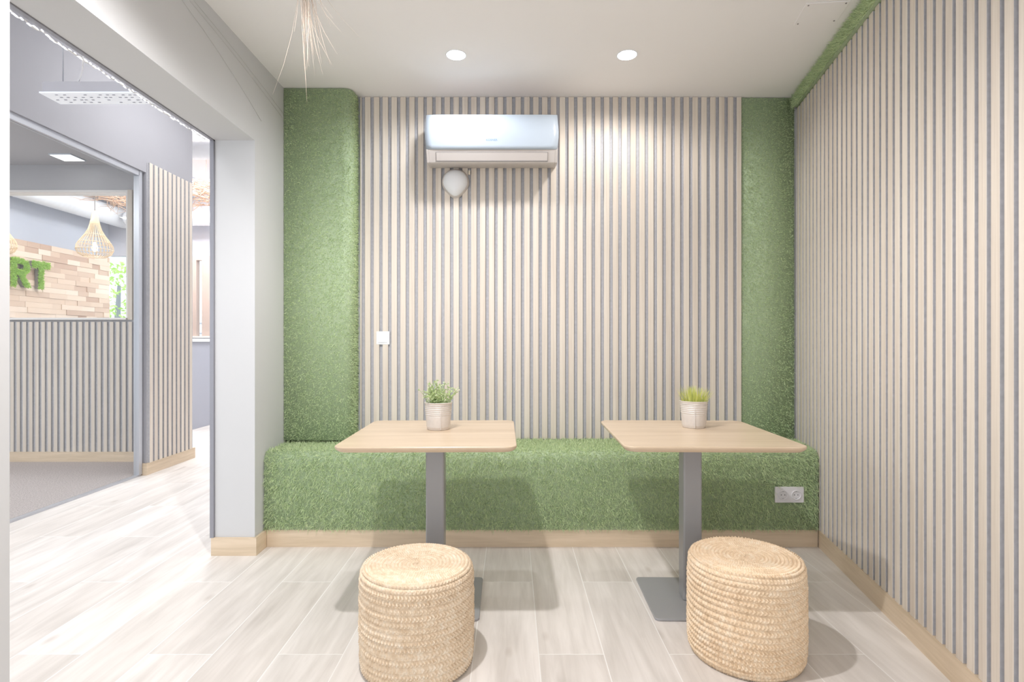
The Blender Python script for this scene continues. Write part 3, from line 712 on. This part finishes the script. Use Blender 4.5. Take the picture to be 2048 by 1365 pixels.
# mosaic of wooden blocks on the far left wall
g = random.Random(12); b = MB(); z = 1.0
while z < 2.50:
    y = 5.4-g.uniform(0, .3)
    while y < 8.995:
        L = g.uniform(.16, .46); y2 = min(y+L, 8.995)
        if y2 > 5.35: b.box(-6.5995, -6.6+g.uniform(.012, .028), max(y, 5.33), y2-.0015, z, z+.0735, g.random())
        y = y2
    z += .075
wm = b.build('wood_block_panel', tinted('peach_wood_blocks', [S(202, 172, 152), S(226, 200, 178), S(238, 214, 192), S(247, 228, 210)], .6), tint=True)
tag(wm, 'wall panel of staggered pale wooden blocks in the far room, behind the moss letters', 'wall panel')
# moss letters R and T, their faces towards +X
def letter(name, label, y0, ww, shapes, seed):
    t = thing(name, label, 'letter', (-6.572, y0, 1.862), 0)
    hh = .37; body = MB(); g = np.random.default_rng(seed); P = []
    for poly in shapes:
        q = [(p[0]*ww, p[1]*hh) for p in poly]; body.prism([(a, c) for a, c in q], 0.002, .05, 'x')
        ax = np.array(q); lo, hi = ax.min(0), ax.max(0); n = int((hi-lo).prod()*60000); pp = g.uniform(lo, hi, (n, 2)); ins = np.zeros(n, bool); m = len(q); j = m-1
        for i in range(m):
            (xi, yi), (xj, yj) = q[i], q[j]
            if yi != yj: ins ^= ((yi > pp[:, 1]) != (yj > pp[:, 1])) & (pp[:, 0] < (xj-xi)*(pp[:, 1]-yi)/(yj-yi)+xi)
            j = i
        P.append(pp[ins])
    P = np.concatenate(P); n = len(P); P3 = np.stack([np.full(n, .05), P[:, 0], P[:, 1]], 1)
    body.build('body', plain('dark_letter_side', S(140, 136, 130), .8), t)
    V, Q, T, tt = blades(P3, np.tile([1., 0, 0], (n, 1)), .028, .010, seed, spread=1.2, droop=0)
    np_mesh('moss_face', V, Q, T, tt, M_MOSS, None, None, t); return t
arc = lambda cx, cy, r1, r2, a0, a1, n=10: [(cx+r1*math.cos(a), cy+r2*math.sin(a)) for a in np.linspace(a0, a1, n)]
R_sh = [[(0, 0), (.26, 0), (.26, 1), (0, 1)], [(.2, 1), (.55, 1)]+arc(.55, .71, .42, .29, PI/2, -PI/2)+[(.2, .42), (.2, .6)]+[(.5, .6)]+arc(.52, .71, .17, .11, -PI/2, PI/2)+[(.2, .82)],
        [(.38, .45), (.66, .45), (1.02, 0), (.72, 0)]]
T_sh = [[(.37, 0), (.63, 0), (.63, .8), (.37, .8)], [(0, .78), (1, .78), (1, 1), (0, 1)]]
letter('letter_r', 'green moss letter R on the wooden block wall panel', 7.15, .285, R_sh, 61)
letter('letter_t', 'green moss letter T on the wooden block wall panel', 7.47, .275, T_sh, 62)

# wicker pendant lamps
M_WICK = plain('pale_wicker', S(232, 206, 172), .6)
def wicker(label, x, y, z=2.215):
    t = thing('wicker_pendant_lamp', label, 'pendant lamp', (x, y, z), 0, 'wicker pendant lamps')
    prof = [(.12, 0), (.172, .03), (.197, .085), (.190, .14), (.153, .205), (.106, .275), (.070, .345), (.050, .42), (.043, .46)]
    b = MB()
    for k in range(30):
        a = 2*PI*k/30; b.tube([(r_*math.cos(a), r_*math.sin(a), z_) for r_, z_ in prof], .0038, 5)
    for r_, z_ in [prof[0], prof[2], (.172, .175), prof[5], prof[7]]:
        b.tube([(r_*math.cos(2*PI*i/40), r_*math.sin(2*PI*i/40), z_) for i in range(41)], .005, 5)
    b.build('shade', M_WICK, t)
    MB().lathe([(.046, .44), (.042, .49), (.032, .54), (.018, .58), (0, .585)], n=24).build('cap', M_WICK, t)
    MB().tube([(0, 0, .58), (0, 0, 3.499-z)], .004, 6).build('cord', plain('cord_grey', S(150, 140, 132), .8), t)
    MB().lathe([(0, .06), (.025, .075), (.035, .11), (.022, .15), (.014, .18), (0, .185)], n=20).build('bulb', plain('warm_bulb', S(255, 240, 210), .4, emit=(1, .86, .62, 1), es=7), t)
wicker('wicker pendant lamp with a lit bulb seen whole through the office window', -5.31, 7.0)
wicker('wicker pendant lamp cut by the left white wall edge, beside the moss letters', -6.0, 6.38, 2.16)

# ducts
M_DUCT = plain('white_duct', S(240, 242, 246), .4, metal=.1)
def duct(label, p0, p1, r_, n=28):
    p0, p1 = Vector(p0), Vector(p1); L = (p1-p0).length; m = int(L/.02); pts = [p0.lerp(p1, i/m) for i in range(m+1)]
    rs = [r_+(.0025 if i % 4 == 0 else 0) for i in range(m+1)]
    return tag(MB().tube(pts, rs, n).build('air_duct', M_DUCT), label, 'duct', 'round air ducts')
duct('white round air duct running along the top of the far left wall', (-6.33, 5.34, 3.13), (-6.33, 8.98, 3.13), .15)
duct('pale round air duct crossing the far room close to the window header', (-6.1, 8.72, 3.08), (-1.6, 8.72, 3.08), .11)
duct('grey-looking round air duct crossing the far room ahead of the dried branches', (-6.1, 6.15, 3.27), (-1.6, 6.15, 3.27), .095)
# dried branches under the far ceiling
def branches(label, c, ex, n, seed, dz=.1):
    g = np.random.default_rng(seed); b = MB()
    for i in range(n):
        p = Vector((c[0]+g.uniform(-1, 1)*ex[0], c[1]+g.uniform(-1, 1)*ex[1], c[2]+g.uniform(-1, 1)*dz)); a = g.uniform(0, 2*PI); d = Vector((math.cos(a), math.sin(a)*.7, g.normal()*.22)).normalized(); pts = [p.copy()]
        for k in range(7):
            d = (d+Vector(g.normal(size=3))*.28).normalized(); d.z *= .7; p = p+d*.075
            if p.z > c[2]+dz*1.8: p.z = c[2]+dz*1.8
            pts.append(p.copy())
        b.tube(pts, [.006, .0055, .005, .0045, .004, .003, .002, .001], 4)
    for q in (-.5, .5): b.tube([(c[0]+q*ex[0], c[1], c[2]), (c[0]+q*ex[0], c[1], 3.4995)], .0025, 5)
    return tag(b.build('branch_canopy', plain('dried_branch', S(222, 190, 166), .8)), label, 'dried branches', 'branch canopies')
branches('tangle of thin dried branches near the far ceiling above the dark counter', (-3.72, 6.98, 3.02), (.32, .25), 130, 71, .12)
branches('flat tangle of dried branches above the wicker pendant lamp', (-5.35, 7.85, 3.14), (.45, .25), 130, 72, .05)
# reception counter
ct = thing('reception_counter', 'blue-grey reception counter with a white top beyond the slatted pillar', 'counter', (-4.6, 7.55, 0))
MB().box(-.5, .5, -.7, .75, 0, 1.13).build('body', plain('counter_blue_grey', S(166, 168, 178), .5), ct, bevel=.004)
MB().box(-.53, .53, -.73, .78, 1.1305, 1.17).build('worktop', plain('counter_white', S(246, 246, 248), .3), ct, bevel=.004)
# stool whose round back shows over the office half wall
st = thing('bar_stool', 'tall stool with a round grey back just above the office half wall', 'stool', (-4.46, 6.05, 0))
MB().lathe([(0, .77), (.17, .77), (.185, .79), (.18, .815), (0, .82)], n=32).build('seat', M_OFFICE, st)
b = MB(); b.prism([(.165*math.cos(a), .17+.165*math.sin(a)*1.5) for a in np.linspace(0, PI, 14)], .12, .15, 'y'); o = b.build('backrest', M_OFFICE, st, (0, 0, .98))
MB().box(-.02, .02, .125, .15, .80, 1.16).build('back_post', M_BLACK, st)
for s in (-1, 1):
    for q in (-1, 1): MB().tube([(s*.12, q*.12, .78), (s*.19, q*.19, .0)], .011, 8).build('leg', M_BLACK, st)
# panels added on the far ceiling to brighten that room
for i, (x, y) in enumerate(FAR_FILLS):
    t = thing('ceiling_panel_light', ['square lit panel light on the far ceiling over the office partition', 'square lit panel light on the far ceiling over the corridor mouth', 'square lit panel light on the far ceiling near the windows, counter side', 'square lit panel light on the far ceiling in the right-hand far corner'][i], 'ceiling light', (x, y, 3.5))
    MB().box(-.31, .31, -.31, .31, -.03, 0).build('frame', M_PLASTIC, t); MB().box(-.3, .3, -.3, .3, -.034, -.0302).build('diffuser', M_PANEL, t)
for i, y in enumerate((1.4, 4.5)):  # panels added for the corridor fill lamps
    t = thing('ceiling_panel_light', ['long lit panel light on the near part of the corridor ceiling', 'long lit panel light on the corridor ceiling beside the slatted pillar'][i], 'ceiling light', (-2.36, y, 3.5))
    MB().box(-.26, .26, -.61, .61, -.03, 0).build('frame', M_PLASTIC, t); MB().box(-.25, .25, -.6, .6, -.034, -.0302).build('diffuser', M_PANEL, t)

# ------------------------------------------------------------------ outside the far windows
struct(MB().box(-30, 15, 9.3, 45, -.25, -.15).build('ground', plain('pale_paving', S(222, 224, 228), .9)))
ra_ = thing('railing', 'white metal railing outside the far window', 'railing', (-8.3, 11.0, -.15))
for z in (1.25, 1.42, 1.62): MB().box(-3, 3, -.02, .02, z, z+.04).build('rail', plain('railing_grey', S(190, 198, 206), .5), ra_)
for k in range(7): MB().box(-3+k-.02, -3+k+.02, -.021, .021, 0, 1.68).build('post', plain('railing_grey', S(190, 198, 206), .5), ra_)
g = np.random.default_rng(81)
def tree(label, x, y, hgt, seed):
    g = np.random.default_rng(seed); t = thing('tree', label, 'tree', (x, y, -.15), 0, 'street trees')
    MB().tube([(0, 0, 0), (.03, 0, hgt*.3), (-.02, .02, hgt*.6), (.05, 0, hgt)], [.12, .1, .08, .04], 10).build('trunk', plain('tree_bark', S(150, 155, 165), .9), t)
    lv = MB()
    for i in range(520):
        d = Vector(g.normal(size=3)).normalized()*g.uniform(.3, 1)**.4; c = Vector((d.x*.85, d.y*.85, hgt*.95+d.z*.75)); u = Vector(g.normal(size=3)).normalized(); v = u.cross(Vector(g.normal(size=3))).normalized(); L = .07
        lv.add([c-u*L, c+v*L*.5, c+u*L, c-v*L*.5], [(0, 1, 2, 3)], float(g.random()))
    lv.build('crown', M_MOSS, t, tint=True)
tree('small green street tree outside the far window beside the wooden panel', -10.05, 14, 2.7, 82)
tree('green street tree outside the taupe framed window', -6.7, 14.5, 3.2, 83)
